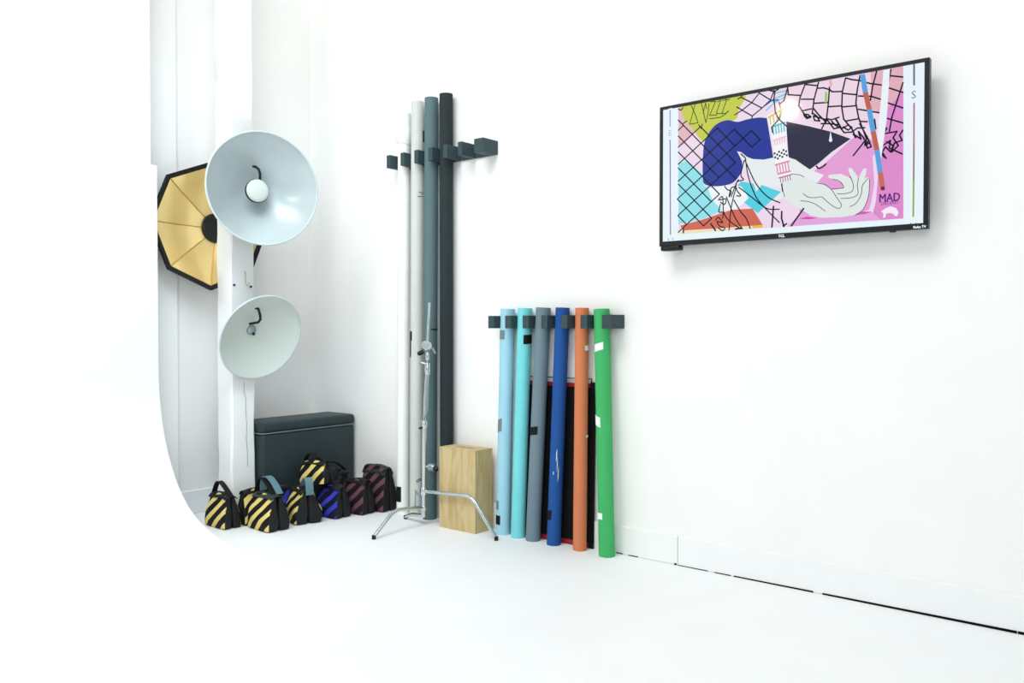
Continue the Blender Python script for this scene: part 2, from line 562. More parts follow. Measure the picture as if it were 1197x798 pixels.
def bez(p0, p1, p2, p3, n=16):
    p0, p1, p2, p3 = map(Vector, (p0, p1, p2, p3))
    return [p0 * (1 - t) ** 3 + p1 * 3 * t * (1 - t) ** 2 + p2 * 3 * t * t * (1 - t) + p3 * t ** 3 for t in [i / n for i in range(n + 1)]]


BAGS = 'striped sandbags heaped by the chest'
def sandbag(label, loc, rot, Wd, T, Hh, sm, handle=0.085, hm='webbing', flap=0.022, strap=None, tilt=(0, 0), hshift=0.0, ym='nylon'):
    t = thing('sandbag', label, 'sandbag', loc, math.radians(rot), BAGS)
    t.rotation_euler = (math.radians(tilt[0]), math.radians(tilt[1]), math.radians(rot))
    seed = random.random() * 50
    for s in (-1, 1):
        obj('pouch', pouch(Wd, T, Hh, s, seed), [M['nylon'], M[sm]], t, 50)
    # yoke of cloth that saddles the two pouches
    bm = bmesh.new()
    nx, ny = 14, 14
    g = []
    for i in range(nx + 1):
        x = Wd * 0.86 * (i / nx - 0.5)
        row = []
        for j in range(ny + 1):
            q = j / ny * 2 - 1
            y = q * T * 0.27
            z = Hh * 1.0 + 0.012 - flap * abs(q) ** 2.2 + noise.noise(Vector((x * 14 + seed, y * 14, 3))) * 0.008 - 0.012 * (2 * x / Wd) ** 2
            row.append(Vector((x, y, z)))
        g.append(row)
    top = [[bm.verts.new(p) for p in r] for r in g]
    low = [[bm.verts.new(p - Vector((0, 0, 0.006))) for p in r] for r in g]
    for i in range(nx):
        for j in range(ny):
            bm.faces.new((top[i][j], top[i + 1][j], top[i + 1][j + 1], top[i][j + 1]))
            bm.faces.new((low[i][j], low[i][j + 1], low[i + 1][j + 1], low[i + 1][j]))
    for i in range(nx):
        bm.faces.new((top[i][0], low[i][0], low[i + 1][0], top[i + 1][0])); bm.faces.new((top[i][ny], top[i + 1][ny], low[i + 1][ny], low[i][ny]))
    for j in range(ny):
        bm.faces.new((top[0][j], top[0][j + 1], low[0][j + 1], low[0][j])); bm.faces.new((top[nx][j], low[nx][j], low[nx][j + 1], top[nx][j + 1]))
    obj('yoke', bm, M[ym], t, 60)
    if handle:
        hz = Hh + 0.002
        pts = bez((-Wd * 0.40 + hshift, 0, hz), (-Wd * 0.26 + hshift, 0.01, hz + handle * 1.25), (-Wd * 0.10 + hshift, -0.01, hz + handle * 1.2), (Wd * 0.42 + hshift, 0, hz - 0.01), 22)
        obj('handle', ribbon(pts, (0, 0.034, 0)), M[hm], t, 40)
    if strap:
        obj('strap', ribbon([Vector(p) for p in strap[0]], strap[1]), M['webbing_grey'], t, 40)
    return t


sandbag('black and yellow striped sandbag at the left end of the heap, below the pillar', (-4.783, -1.061, 0), -2, 0.255, 0.135, 0.205, 'yellow', 0.08)
sandbag('black and yellow striped sandbag nearest the viewer, with a broad grey strap', (-4.51, -0.912, 0), -3, 0.265, 0.172, 0.215, 'yellow', 0.10,
        strap=(bez((-0.09, 0.02, 0.225), (-0.10, 0.02, 0.34), (-0.02, 0.02, 0.36), (0.085, 0.03, 0.222)), (0.0, 0.045, 0.0)), hshift=-0.03, ym='flap')
sandbag('yellow striped sandbag wedged between the two front ones, mostly hidden', (-4.71, -0.9, 0), 90, 0.17, 0.11, 0.215, 'yellow', 0.0)
sandbag('small view of a blue striped sandbag against the chest behind the front yellow one', (-4.672, -0.722, 0), 88, 0.17, 0.085, 0.215, 'blue_s', 0.0)
sandbag('yellow striped sandbag end-on with a grey strap hanging down its middle', (-4.50, -0.655, 0), -17, 0.225, 0.195, 0.215, 'yellow', 0.0,
        strap=(bez((0.02, 0, 0.236), (0.07, 0, 0.325), (0.125, 0, 0.31), (0.122, 0.0, 0.19)), (0.0, 0.05, 0.0)))
sandbag('bright blue striped sandbag on the floor in the middle of the heap', (-4.46, -0.438, 0), 2, 0.21, 0.15, 0.205, 'blue_s', 0.0)
sandbag('maroon striped sandbag on the floor beside the blue one', (-4.42, -0.262, 0), 4, 0.215, 0.135, 0.225, 'red_s', 0.0)
sandbag('maroon striped sandbag at the right end, with a dark hump of slack cloth', (-4.40, -0.103, 0), 0, 0.265, 0.155, 0.30, 'red_s', 0.0, flap=0.05, ym='flap')
sandbag('yellow striped sandbag lying on top of the heap against the chest', (-4.555, -0.485, 0.226), 6, 0.25, 0.15, 0.145, 'yellow', 0.05, tilt=(6, -4))
sandbag('dark sandbag with a slack handle standing between the chest and the maroon ones', (-4.66, -0.26, 0), 86, 0.21, 0.125, 0.255, 'dark_s', 0.075)

# ------------------------------------------------------------------ wall racks
def rack(name, label, z0, z1, yfront, lefts, bw, xend, xstart):
    t = thing(name, label, 'wall rack', (lefts[0], 0, z0))
    o = Vector((lefts[0], 0, z0))
    obj('back_board', box(Vector((xstart, -0.012, z0)) - o, Vector((xend, 0.0, z1)) - o, 0.001), M['rack'], t)
    for i, x in enumerate(lefts):
        x1 = xend if i == len(lefts) - 1 else x + bw
        obj('peg_block', box(Vector((x, yfront, z0)) - o, Vector((x1, -0.0115, z1)) - o, 0.002), M['rack'], t)
    return t

TL = (-4.262, -4.126, -3.995, -3.866, -3.732, -3.605, -3.469)
rack('roll_rack', 'dark grey notched wall rack high up, holding the four tall rolls', 2.333, 2.418, -0.139, TL, 0.036, -3.393, TL[0])
SL = (-3.356, -3.222, -3.088, -2.95, -2.81, -2.675, -2.533)
rack('roll_rack', 'dark grey notched wall rack low down, holding the six coloured rolls', 1.254, 1.330, -0.137, SL, 0.045, -2.472, SL[0])

# ------------------------------------------------------------------ paper rolls
def roll(label, base, top, r, m, group, tapes=(), nudge=0.0, extra=None):
    base, top = Vector(base), Vector(top)
    d = (top - base).normalized()
    ax, ay, _ = frame(d)
    L = (top - base).length
    bm = bmesh.new()
    # the wound paper: a slightly uneven cylinder with a hollow end
    n, k_ = 48, 26
    rings = []
    for i in range(k_ + 1):
        s = i / k_
        rr = r * (1 + 0.012 * noise.noise(Vector((s * 9, r * 900, top.x * 7))))
        rings.append([bm.verts.new(d * (L * s) + (ax * math.cos(2 * PI * q / n) + ay * math.sin(2 * PI * q / n)) * rr) for q in range(n)])
    ri = r * 0.72
    inner = [[bm.verts.new(d * (L * s) + (ax * math.cos(2 * PI * q / n) + ay * math.sin(2 * PI * q / n)) * ri) for q in range(n)] for s in (1.0, 0.0)]
    allr = rings + inner
    for a, b in zip(allr, allr[1:] + [allr[0]]):
        for q in range(n): bm.faces.new((a[q], a[(q + 1) % n], b[(q + 1) % n], b[q]))
    o = obj('paper_roll', bm, m, None, 40)
    o.location = base
    tag(o, label, 'paper roll', group)
    bm = bmesh.new()
    cr = [[bm.verts.new(d * (L * s + e) + (ax * math.cos(2 * PI * q / 32) + ay * math.sin(2 * PI * q / 32)) * rr) for q in range(32)]
          for s, e, rr in ((0, 0.004, ri - 0.0005), (1, -0.004, ri - 0.0005), (1, -0.004, ri * 0.86), (0, 0.004, ri * 0.86))]
    for a, b in zip(cr, cr[1:] + [cr[0]]):
        for q in range(32): bm.faces.new((a[q], a[(q + 1) % 32], b[(q + 1) % 32], b[q]))
    obj('core', bm, M['card'], o, 40)
    # tape: stuck round the paper between two heights (0-1) and two side fractions (-1 left edge, 1 right edge as the viewer sees them)
    view = (base - CAM); view.z = 0; view.normalize()
    side = Vector((-view.y, view.x, 0)) * -1
    for (h0, h1, f0, f1, tm, skew) in tapes:
        bm = bmesh.new()
        a0, a1 = math.asin(max(-1, min(1, f0))), math.asin(max(-1, min(1, f1)))
        if f0 < -1: a0 -= (-1 - f0) * 1.2
        if f1 > 1: a1 += (f1 - 1) * 1.2
        na = 10
        rows = []
        for j in range(na + 1):
            a = a0 + (a1 - a0) * j / na
            dirv = side * math.sin(a) - view * math.cos(a)
            dirv = (dirv - d * dirv.dot(d)).normalized()
            sk = skew * (j / na - 0.5)
            rows.append([bm.verts.new(d * (L * (h + sk)) + dirv * rr) for h, rr in ((h0, r * 1.014), (h1, r * 1.014), (h1, r * 1.014 + 0.0016), (h0, r * 1.014 + 0.0016))])
        for a, b in zip(rows, rows[1:]):
            for q in range(4): bm.faces.new((a[q], a[(q + 1) % 4], b[(q + 1) % 4], b[q]))
        bm.faces.new(rows[0][::-1]); bm.faces.new(rows[-1])
        obj('tape', bm, M[tm], o, 40)
    return o


PM = {k: paper('paper_' + k, c) for k, c in dict(white=(240, 241, 239), bone=(204, 207, 202), storm=(92, 116, 119), charcoal=(44, 53, 56),
      sky=(160, 206, 224), aqua=(120, 212, 217), slate=(112, 132, 142), blue=(36, 82, 150), rust=(208, 124, 86), green=(70, 176, 104)).items()}
TG = 'tall paper rolls in the high rack'
yT = lambda r: -(r + 0.0165)
def tall(label, x, r, m, z, tapes=(), lean=0.022):
    return roll(label, (x, yT(r) - lean, 0.0), (x, yT(r), z), r, m, TG, tapes)
roll_white = tall('tall white paper roll, the one nearest the corner, plastic wrapped at its top', (TL[0] + .036 + TL[1]) / 2, 0.041, PM['white'], 2.70,
     ((0.03, 0.068, -1.15, -0.25, 'tape_black', 0.0),))
tall('tall bone-white paper roll between the white and the grey-green ones', (TL[1] + .036 + TL[2]) / 2, 0.043, PM['bone'], 2.757,
     ((0.425, 0.447, -1.2, -0.75, 'tape_black', 0.0), (0.385, 0.425, -1.05, -0.86, 'tape_black', 0.0), (0.903, 0.93, 0.8, 1.3, 'tape_black', 0.0),
      (0.77, 0.772, .0, .9, 'tape_grey', .002), (0.779, 0.781, .2, .9, 'tape_grey', -.002)))
tall('tall grey-green paper roll behind the metal stand', (TL[2] + .036 + TL[3]) / 2, 0.0445, PM['storm'], 2.759,
     ((0.45, 0.453, 0.1, 1.0, 'tape_black', -0.001),))
tall('tall charcoal paper roll, darkest of the four, behind the wooden box', (TL[3] + .036 + TL[4]) / 2, 0.043, PM['charcoal'], 2.762, (), 0.0)
# crumpled plastic over the top of the white roll
bm = bmesh.new()
mxw = Matrix.Translation((0, 0, 0))
pr = [(0.0, 0.335), (0.03, 0.337), (0.049, 0.325), (0.052, 0.26), (0.055, 0.2), (0.058, 0.16), (0.050, 0.14), (0.045, 0.12)]
add_lathe(bm, [(r, z) for r, z in pr], mxw, 40)
for v in bm.verts:
    n_ = noise.noise(v.co * 22) * 0.008
    v.co.x += n_; v.co.z += noise.noise(Vector((v.co.x * 30, v.co.y * 30, 1))) * (0.03 if v.co.z < 0.18 else 0.004)
wrap = obj('plastic_wrap', bm, M['tape_white'], roll_white, 50)
wrap.location = (0, 0.022, 2.375)

SG = 'coloured paper rolls in the low rack'
def shortroll(label, i, ub, r, yb, ztop, m, tapes=()):
    xt = (SL[i] + 0.045 + SL[i + 1]) / 2
    yr = -(r + 0.0165)
    bx = on(ub, 600, 1, yb).x
    s = (ztop - 0.0) / 1.29
    top = (bx + (xt - bx) * s, yb + (yr - yb) * s, ztop)
    return roll(label, (bx, yb, 0.0), top, r, m, SG, tapes)
shortroll('pale sky-blue paper roll, first of the six, next to the wooden box', 0, 588, 0.0435, -0.086, 1.372, PM['sky'],
          ((0.865, 0.905, -1.0, -0.35, 'tape_grey', 0.0), (0.455, 0.51, -1.05, -0.5, 'tape_grey', 0.012), (0.11, 0.15, -1.15, -0.7, 'tape_grey', 0.0), (0.045, 0.085, -1.15, -0.45, 'tape_black', 0.0)))
shortroll('turquoise paper roll beside the pale sky-blue one', 1, 605.5, 0.0435, -0.09, 1.375, PM['aqua'],
          ((0.845, 0.885, -0.1, 1.1, 'tape_black', 0.004),))
shortroll('slate grey paper roll, between the turquoise and the dark blue ones', 2, 623, 0.0435, -0.092, 1.376, PM['slate'],
          ((0.455, 0.49, -1.1, -0.05, 'tape_black', 0.01),))
shortroll('dark blue paper roll with pale scuffs in front of the black case', 3, 647.3, 0.041, -0.092, 1.374, PM['blue'],
          ((0.105, 0.145, -1.05, -0.5, 'tape_black', 0.01), (0.36, 0.40, -0.12, -0.02, 'tape_white', 0.02), (0.325, 0.36, 0.02, 0.1, 'tape_white', 0.03),
           (0.28, 0.325, 0.2, 0.27, 'tape_white', 0.02), (0.30, 0.312, -0.45, -0.38, 'tape_white', 0.0)))
shortroll('rust orange paper roll in front of the black case', 4, 677.7, 0.0385, -0.095, 1.370, PM['rust'],
          ((0.825, 0.845, 0.5, 1.1, 'tape_white', 0.003), (0.465, 0.475, 0.8, 1.1, 'tape_white', 0.0)))
shortroll('green paper roll at the right-hand end of the low rack', 5, 709.5, 0.0445, -0.100, 1.362, PM['green'],
          ((0.83, 0.86, -0.9, 0.1, 'tape_white', 0.01), (0.525, 0.565, -1.0, -0.45, 'tape_white', -0.012), (0.15, 0.175, -1.0, -0.45, 'tape_white', 0.0)))

# ------------------------------------------------------------------ black case behind the coloured rolls
cs = thing('carry_case', 'thin black case with red trim leaning on the wall behind the coloured rolls', 'case', (-2.92, -0.03, 0))
cx0, cx1, ctop = -3.235 + 2.92, -2.655 + 2.92, 0.945
def lean(bm):
    for v in bm.verts: v.co.y += 0.0215 * (v.co.z / ctop)
    return bm
obj('panel', lean(box((cx0, -0.0055, 0.03), (cx1, 0.0055, ctop - 0.03), 0.002)), M['case'], cs)
obj('red_edge', lean(box((cx0 + .004, -0.0062, ctop - 0.03), (cx1 - .035, 0.0055, ctop - 0.006), 0.002)), M['red_trim'], cs)
obj('red_edge', lean(box((cx0 + .004, -0.0062, 0.0), (cx1 - .035, 0.0055, 0.03), 0.002)), M['red_trim'], cs)
obj('corner_cap', lean(box((cx1 - .035, -0.0065, ctop - 0.03), (cx1, 0.0055, ctop + 0.002), 0.002)), M['black'], cs)
obj('corner_cap', lean(box((cx1 - .035, -0.0065, 0.0), (cx1, 0.0055, 0.03), 0.002)), M['black'], cs)
bm = bmesh.new(); add_tube(bm, [(cx0 + .06, 0, ctop - .004), (cx0 + .06, 0, ctop + .02), (cx1 - .03, 0, ctop + .02), (cx1 - .03, 0, ctop - .004)], 0.0035, 8)
obj('carry_wire', lean(bm), M['black'], cs, 40)

# ------------------------------------------------------------------ wooden box
BY0, BZ = -0.205, 0.508
BX0, BX1 = on(513.6, 612, 1, BY0).x, on(555.6, 620, 1, BY0).x
BY1 = -0.045
bx = thing('apple_box', 'plain plywood box standing on end beside the metal stand', 'wooden box', ((BX0 + BX1) / 2, (BY0 + BY1) / 2, 0), math.radians(0.0))
wx, wy = (BX1 - BX0) / 2, (BY1 - BY0) / 2
def slab_hole(lo, hi, hole, axis):
    """board with an oblong hand hole through it; hole = (c0, c1, half length, half width) in the two board axes"""
    bm = bmesh.new()
    ia = [i for i in range(3) if i != axis]
    n = 28
    def P(a, b, w):
        q = [0, 0, 0]; q[ia[0]] = a; q[ia[1]] = b; q[axis] = w; return Vector(q)
    c0, c1, hl, hw = hole
    inn, out = [], []
    for k in range(n):
        th = 2 * PI * (k + 0.5) / n
        c, s = math.cos(th), math.sin(th)
        inn.append((c0 + math.copysign(max(0, hl - hw), c) + hw * c, c1 + hw * s))
        tx = (hi[ia[0]] - c0 if c > 0 else c0 - lo[ia[0]]) / abs(c) if abs(c) > 1e-6 else 1e9
        ty = (hi[ia[1]] - c1 if s > 0 else c1 - lo[ia[1]]) / abs(s) if abs(s) > 1e-6 else 1e9
        tt = min(tx, ty); out.append((c0 + c * tt, c1 + s * tt))
    # pull the nearest outline points onto the board's corners
    for cxn in (lo[ia[0]], hi[ia[0]]):
        for cyn in (lo[ia[1]], hi[ia[1]]):
            k = min(range(n), key=lambda q: (out[q][0] - cxn) ** 2 + (out[q][1] - cyn) ** 2); out[k] = (cxn, cyn)
    L = []
    for w in (lo[axis], hi[axis]):
        L.append(([bm.verts.new(P(a, b, w)) for a, b in inn], [bm.verts.new(P(a, b, w)) for a, b in out]))
    for i, o_ in L:
        for k in range(n): bm.faces.new((i[k], i[(k + 1) % n], o_[(k + 1) % n], o_[k]))
    for q in (0, 1):
        a, b = L[0][q], L[1][q]
        for k in range(n): bm.faces.new((a[k], a[(k + 1) % n], b[(k + 1) % n], b[k]))
    return bm
th = 0.016
obj('side_panel', box((-wx, -wy, 0), (wx, -wy + th, BZ - th), 0.002), M['wood'], bx)
obj('side_panel', box((-wx, wy - th, 0), (wx, wy, BZ - th), 0.002), M['wood'], bx)
obj('edge_panel', box((wx - th, -wy + th, 0), (wx, wy - th, BZ - th), 0.001), M['wood'], bx)
obj('edge_panel', box((-wx, -wy + th, 0), (-wx + th, wy - th, BZ - th), 0.001), M['wood'], bx)
obj('end_panel', slab_hole((-wx, -wy, BZ - th), (wx, wy, BZ), (0.0, 0.0, 0.075, 0.021), 2), M['wood'], bx)
obj('end_panel', box((-wx + th, -wy + th, 0), (wx - th, wy - th, th)), M['wood'], bx)
obj('centre_rib', box((-wx + th, -wy + th, 0.28), (wx - th, wy - th, 0.29)), M['wood'], bx)

# ------------------------------------------------------------------ steel stand
SX, SY = on(495.2, 600, 1, -0.238).x, -0.238
st = thing('light_stand', 'chrome steel three-legged stand in front of the tall rolls and wooden box', 'light stand', (SX, SY, 0))
def sp(u, v):     # a point of the stand's upright plane, local
    d = FW + RT * ((u - W / 2) / FPX) - UP * ((v - H / 2) / FPX)
    nrm = Vector((FW.x, FW.y, 0)).normalized()
    t_ = ((Vector((SX, SY, 0)) - CAM).dot(nrm)) / d.dot(nrm)
    return CAM + d * t_ - Vector((SX, SY, 0))
c_bot, c_mid, c_up, c_top = sp(495.2, 604), sp(496, 498), sp(499.7, 428), sp(499.6, 405)
obj('column', tube([c_bot, sp(495.5, 545), c_mid], 0.0165, 20), M['chrome'], st, 40)
obj('riser', tube([c_mid, sp(497.2, 468), c_up], 0.0115, 16), M['chrome'], st, 40)
obj('riser', tube([c_up, c_top], 0.0085, 14), M['dull'], st, 40)
def collar(p, r, h, m='chrome'):
    return obj('collar', tube([p - Vector((0, 0, h / 2)), p - Vector((0, 0, h / 2 - .004)), p + Vector((0, 0, h / 2 - .004)), p + Vector((0, 0, h / 2))], [r * .9, r, r, r * .9], 20), M[m], st, 40)
collar(sp(496, 496), 0.021, 0.05); collar(sp(499.7, 431), 0.0175, 0.075); collar(sp(499.6, 416), 0.0125, 0.05); collar(sp(495.2, 593), 0.023, 0.035); collar(sp(495.4, 574), 0.023, 0.05)
def leg(footxy, z0, bend_s, zb):
    foot = Vector((footxy[0] - SX, footxy[1] - SY, 0.012))
    a = Vector((0, 0, z0)) + Vector((c_bot.x, c_bot.y, 0)) * 0.8
    b = Vector((foot.x * bend_s, foot.y * bend_s, zb))
    o = obj('leg', tube(arc_pts(a, b, foot, 0.06), 0.0115, 14), M['chrome'], st, 40)
    obj('foot_cap', tube([foot + Vector((0, 0, .012)), foot - Vector((0, 0, .012))], 0.0125, 14), M['black'], o, 40)
def bendpt(foot, u, v):
    nn = Vector((-(foot[1] - SY), foot[0] - SX, 0)).normalized()
    d = FW + RT * ((u - W / 2) / FPX) - UP * ((v - H / 2) / FPX)
    t_ = (Vector((SX, SY, 0)) - CAM).dot(nn) / d.dot(nn)
    p = CAM + d * t_ - Vector((SX, SY, 0))
    dv = Vector((foot[0] - SX, foot[1] - SY, 0))
    return p.dot(dv) / dv.dot(dv), p.z
fR = (-3.207, -0.236); sR, zR = bendpt(fR, 551, 579.5)
leg(fR, sp(495, 574).z, sR, zR)
fL = (-3.789, -0.676); sL, zL = bendpt(fL, 461, 596)
leg(fL, sp(495, 592.5).z, sL, zL)
leg((-4.03, -0.19), sp(490, 598).z - 0.02, 0.7, 0.045)
# folded grip arm beside the upright, hooked at its lower end
g0, g1, g2 = sp(502.2, 433), sp(501, 482), sp(495, 494)
g0.y -= .012; g1.y -= .012; g2.y -= .012
obj('grip_arm', tube(arc_pts(g0, g1, g2, 0.04), 0.0075, 12), M['dull'], st, 40)
obj('grip_arm', tube([sp(499.5, 404), sp(502, 353.5)], 0.0085, 12), M['chrome'], st, 40)
# grip head: disc, washer, T-handle
gh = sp(498.8, 404)
bm = bmesh.new()
dv = Vector((-FW.x * 0.8, -FW.y, 0.15)).normalized()
add_lathe(bm, [(0, 0.03), (0.012, 0.03), (0.014, 0.02), (0.028, 0.02), (0.033, 0.014), (0.033, 0.004), (0.02, 0.0), (0.033, -0.004), (0.033, -0.014), (0.02, -0.02), (0, -0.02)], axis_mx(gh, dv), 28)
ghead = obj('grip_head', bm, M['chrome'], st, 40)
obj('lever', tube([gh + dv * .01 + RT * .015, gh + RT * .04 - UP * .02, gh + RT * .055 - UP * .05], [0.009, 0.008, 0.006], 10), M['dull'], ghead, 40)
bm = bmesh.new()
add_lathe(bm, [(0, 0.045), (0.012, 0.04), (0.016, 0.02), (0.012, 0), (0, 0)], axis_mx(gh - RT * .02 - UP * .035, -RT - UP * 0.5), 14)
obj('knob', bm, M['black'], ghead, 50)
def tee(p, dirv, m1='chrome', m2='black', s=1.0):
    k = obj('tightening_knob', tube([p, p + dirv * 0.035 * s], 0.006, 10), M[m1], st, 40)
    q = p + dirv * 0.04 * s
    cr_ = dirv.cross(Vector((0, 0.3, 1))).normalized()
    obj('knob_handle', tube([q - cr_ * .022 * s, q, q + cr_ * .022 * s], [0.005, .0075, .005], 10), M[m2], k, 40)
tee(sp(498.5, 425), (-RT + UP * .2).normalized(), 'chrome', 'dull')
tee(sp(495, 500), (-RT * .6 - FW * .5).normalized(), 'dull', 'black', 0.6)
tee(sp(496, 545), (RT - FW * .3).normalized(), 'chrome', 'dull', 1.0)
# baby clamp with a black grip on the right of the upright
p = sp(504.5, 546)
bm = bmesh.new()
add_lathe(bm, [(0, 0.03), (0.018, 0.028), (0.026, 0.014), (0.024, 0.0), (0.026, -0.012), (0, -0.02)], axis_mx(p, (RT - FW * .7)), 14)
k = obj('clamp', bm, M['dull'], st, 40)
obj('clamp_grip', tube([p + (RT * .8 - FW * .9) * .015, p + (RT * .8 - FW * .9) * .034 - UP * .004, p + (RT * .8 - FW * .9) * .046 - UP * .012], [0.009, .017, .013], 12), M['black'], k, 40)
# spring wire at the foot of the upright
bm = bmesh.new()
add_tube(bm, [sp(495, 559), sp(489.5, 560), sp(486.5, 562), sp(487.5, 564), sp(490, 561.5), sp(498, 561)], 0.003, 8)
obj('safety_wire', bm, M['black'], st, 60)
bm = bmesh.new(); add_tube(bm, [sp(485, 573), sp(488, 577), sp(491, 580)], 0.006, 8); add_tube(bm, [sp(486, 574), sp(485, 592)], 0.004, 8)
obj('leg_brace', bm, M['dull'], st, 60)

# ------------------------------------------------------------------ television
exec_tv = True
YS = -0.1005                         # plane of the screen glass
TX0, TX1, TZ0, TZ1 = -2.195, -0.901, 1.683, 2.408
tv = thing('television', 'wide black television showing colourful artwork, hung on the white wall', 'television', ((TX0 + TX1) / 2, -0.085, TZ0))
TO = Vector(tv.location)
sx0, sz1 = -2.178, 2.392
sx1, sz0 = -0.921, 1.708
bm = bmesh.new()
# bezel: a ring of four bars round the glass, over a shallower housing
yf = -0.108
for lo, hi in (((TX0, yf, sz1), (TX1, -0.075, TZ1)), ((TX0, yf, TZ0), (TX1, -0.075, sz0)), ((TX0, yf, sz0), (sx0, -0.075, sz1)), ((sx1, yf, sz0), (TX1, -0.075, sz1))):
    add_box(bm, Vector(lo) - TO, Vector(hi) - TO, 0.0015, 1)
obj('bezel', bm, M['bezel'], tv)
bm = bmesh.new()
add_box(bm, Vector((TX0 + .004, -0.09, TZ0 + .004)) - TO, Vector((TX1 - .004, -0.06, TZ1 - .004)) - TO, 0.004)
add_box(bm, Vector((TX0 + .25, -0.065, TZ0 + .05)) - TO, Vector((TX1 - .25, -0.03, TZ0 + .45)) - TO, 0.012)
obj('housing', bm, M['black'], tv)
obj('wall_mount', box(Vector((-1.75, -0.035, 1.95)) - TO, Vector((-1.35, -0.0004, 2.2)) - TO, 0.003), M['dull'], tv)
a = on(773, 288, 1, -0.1).x; b = on(795, 288, 1, -0.1).x
bm = bmesh.new()
add_box(bm, Vector((a, -0.112, TZ0 - 0.024)) - TO, Vector((b, -0.06, TZ0 + 0.002)) - TO, 0.009, 4)
obj('sensor_pod', bm, M['black'], tv, 40)
a = on(1040, 268, 1, -0.1).x; b = on(1047, 268, 1, -0.1).x
obj('logo_tab', box(Vector((a, -0.108, TZ0 - 0.006)) - TO, Vector((b, -0.09, TZ0 + 0.002)) - TO, 0.002), M['black'], tv)

EM = []
EMI = {}
def em(rgb):
    if rgb not in EMI:
        m = mat('screen_%d' % len(EM), rgb, 0.06, 0.14, emit=rgb, es=1.1)
        EMI[rgb] = len(EM); EM.append(m)
    return EMI[rgb]
sb = bmesh.new()
LAY = [0]
def spt(u, v): 
    p = on(u, v, 1, YS)
    p.x = min(max(p.x, sx0), sx1); p.z = min(max(p.z, sz0), sz1)
    return p
def lay(step=True):
    if step: LAY[0] += 1
    return YS - 0.00004 * LAY[0]
def face(pts, rgb, y):
    vs = [sb.verts.new((p[0] - TO.x, y - TO.y, p[1] - TO.z)) for p in pts]
    try:
        f = sb.faces.new(vs)
    except ValueError: return
    f.material_index = em(rgb)
    f.normal_update()
    if f.normal.y > 0: f.normal_flip()
def poly2(pts, rgb):
    y = lay()
    face([(spt(u, v).x, spt(u, v).z) for u, v in pts], rgb, y)
def line(pts, rgb, w=0.0055, step=True):
    y = lay(step)
    q = [spt(u, v) for u, v in pts]
    q = [Vector((p.x, p.z)) for p in q]
    for a, b in zip(q, q[1:]):
        d = b - a
        if d.length < 1e-5: continue
        d.normalize(); n = Vector((-d.y, d.x)) * w / 2; e = d * w * 0.3
        face([a - e - n, b + e - n, b + e + n, a - e + n], rgb, y)
def curve(pts, n=6):
    """smooth (Catmull-Rom) line through pts"""
    out = []
    P_ = [pts[0]] + list(pts) + [pts[-1]]
    for i in range(1, len(P_) - 2):
        p0, p1, p2, p3 = P_[i - 1:i + 3]
        for k in range(n):
            t = k / n
            out.append(tuple(0.5 * (2 * p1[j] + (p2[j] - p0[j]) * t + (2 * p0[j] - 5 * p1[j] + 4 * p2[j] - p3[j]) * t * t + (3 * p1[j] - p0[j] - 3 * p2[j] + p3[j]) * t ** 3) for j in (0, 1)))
    return out + [pts[-1]]
def cA(*p): return [(780 + x / 7.98, 90 + y / 7.98) for x, y in p]
def cB(*p): return [(900 + x / 6.65, 80 + y / 6.65) for x, y in p]
def cC(*p): return [(780 + x / 7.98, 180 + y / 7.98) for x, y in p]
def cD(*p): return [(900 + x / 6.65, 170 + y / 6.65) for x, y in p]
def cG(*p): return [(875 + x / 7.257, 90 + y / 7.257) for x, y in p]
INK = (22, 27, 44)
# backlit screen and the picture on it
face([(sx0, sz0), (sx1, sz0), (sx1, sz1), (sx0, sz1)], (232, 246, 252), YS)
poly2([(793, 118), (1056, 60), (1056, 255.3), (793, 273.8)], (238, 220, 238))
poly2([(900, 98), (1056, 60), (1056, 120), (985, 165), (940, 140), (905, 120)], (238, 214, 230))
poly2([(1018, 60), (1056, 60), (1056, 118), (1034, 133), (1018, 128)], (226, 176, 190))
poly2([(1036, 128), (1056, 106), (1056, 255.3), (1018, 258), (1024, 235), (1028, 180)], (222, 140, 204))
poly2([(1004, 155), (1022, 165), (1024, 215), (1016, 245), (990, 253), (965, 256), (935, 250), (932, 214), (965, 190)], (228, 160, 214))
poly2([(925, 251), (1018, 247), (1030, 257), (915, 265.3)], (226, 168, 222))
poly2([(862, 240), (912, 225), (935, 250), (920, 265), (893, 267)], (240, 216, 238))
poly2([(793, 118), (812, 118), (806, 135), (812, 155), (800, 168), (793, 172)], (226, 186, 192))
poly2(curve(cA((125, 300), (175, 420), (230, 470), (290, 560), (345, 600), (400, 560), (520, 430), (640, 395), (668, 300), (700, 150), (140, 240))), (198, 206, 82))
poly2(cC((105, 90), (190, 60), (330, 190), (345, 300), (480, 330), (470, 420), (560, 500), (350, 600), (105, 655)), (146, 226, 236))
poly2(cC((690, 255), (880, 290), (1062, 352), (845, 552), (690, 430), (620, 330)), (90, 208, 226))
poly2(cC((380, 320), (560, 290), (690, 300), (760, 410), (640, 520), (520, 530), (420, 430)), (240, 246, 248))
poly2(cC((120, 668), (330, 610), (600, 520), (795, 508), (890, 660), (520, 690), (150, 712)), (208, 108, 88))
poly2(cC((150, 712), (520, 690), (890, 660), (892, 686), (105, 748), (105, 730)), (240, 226, 190))
poly2(cC((790, 668), (890, 660), (892, 686), (800, 692)), (232, 190, 70))
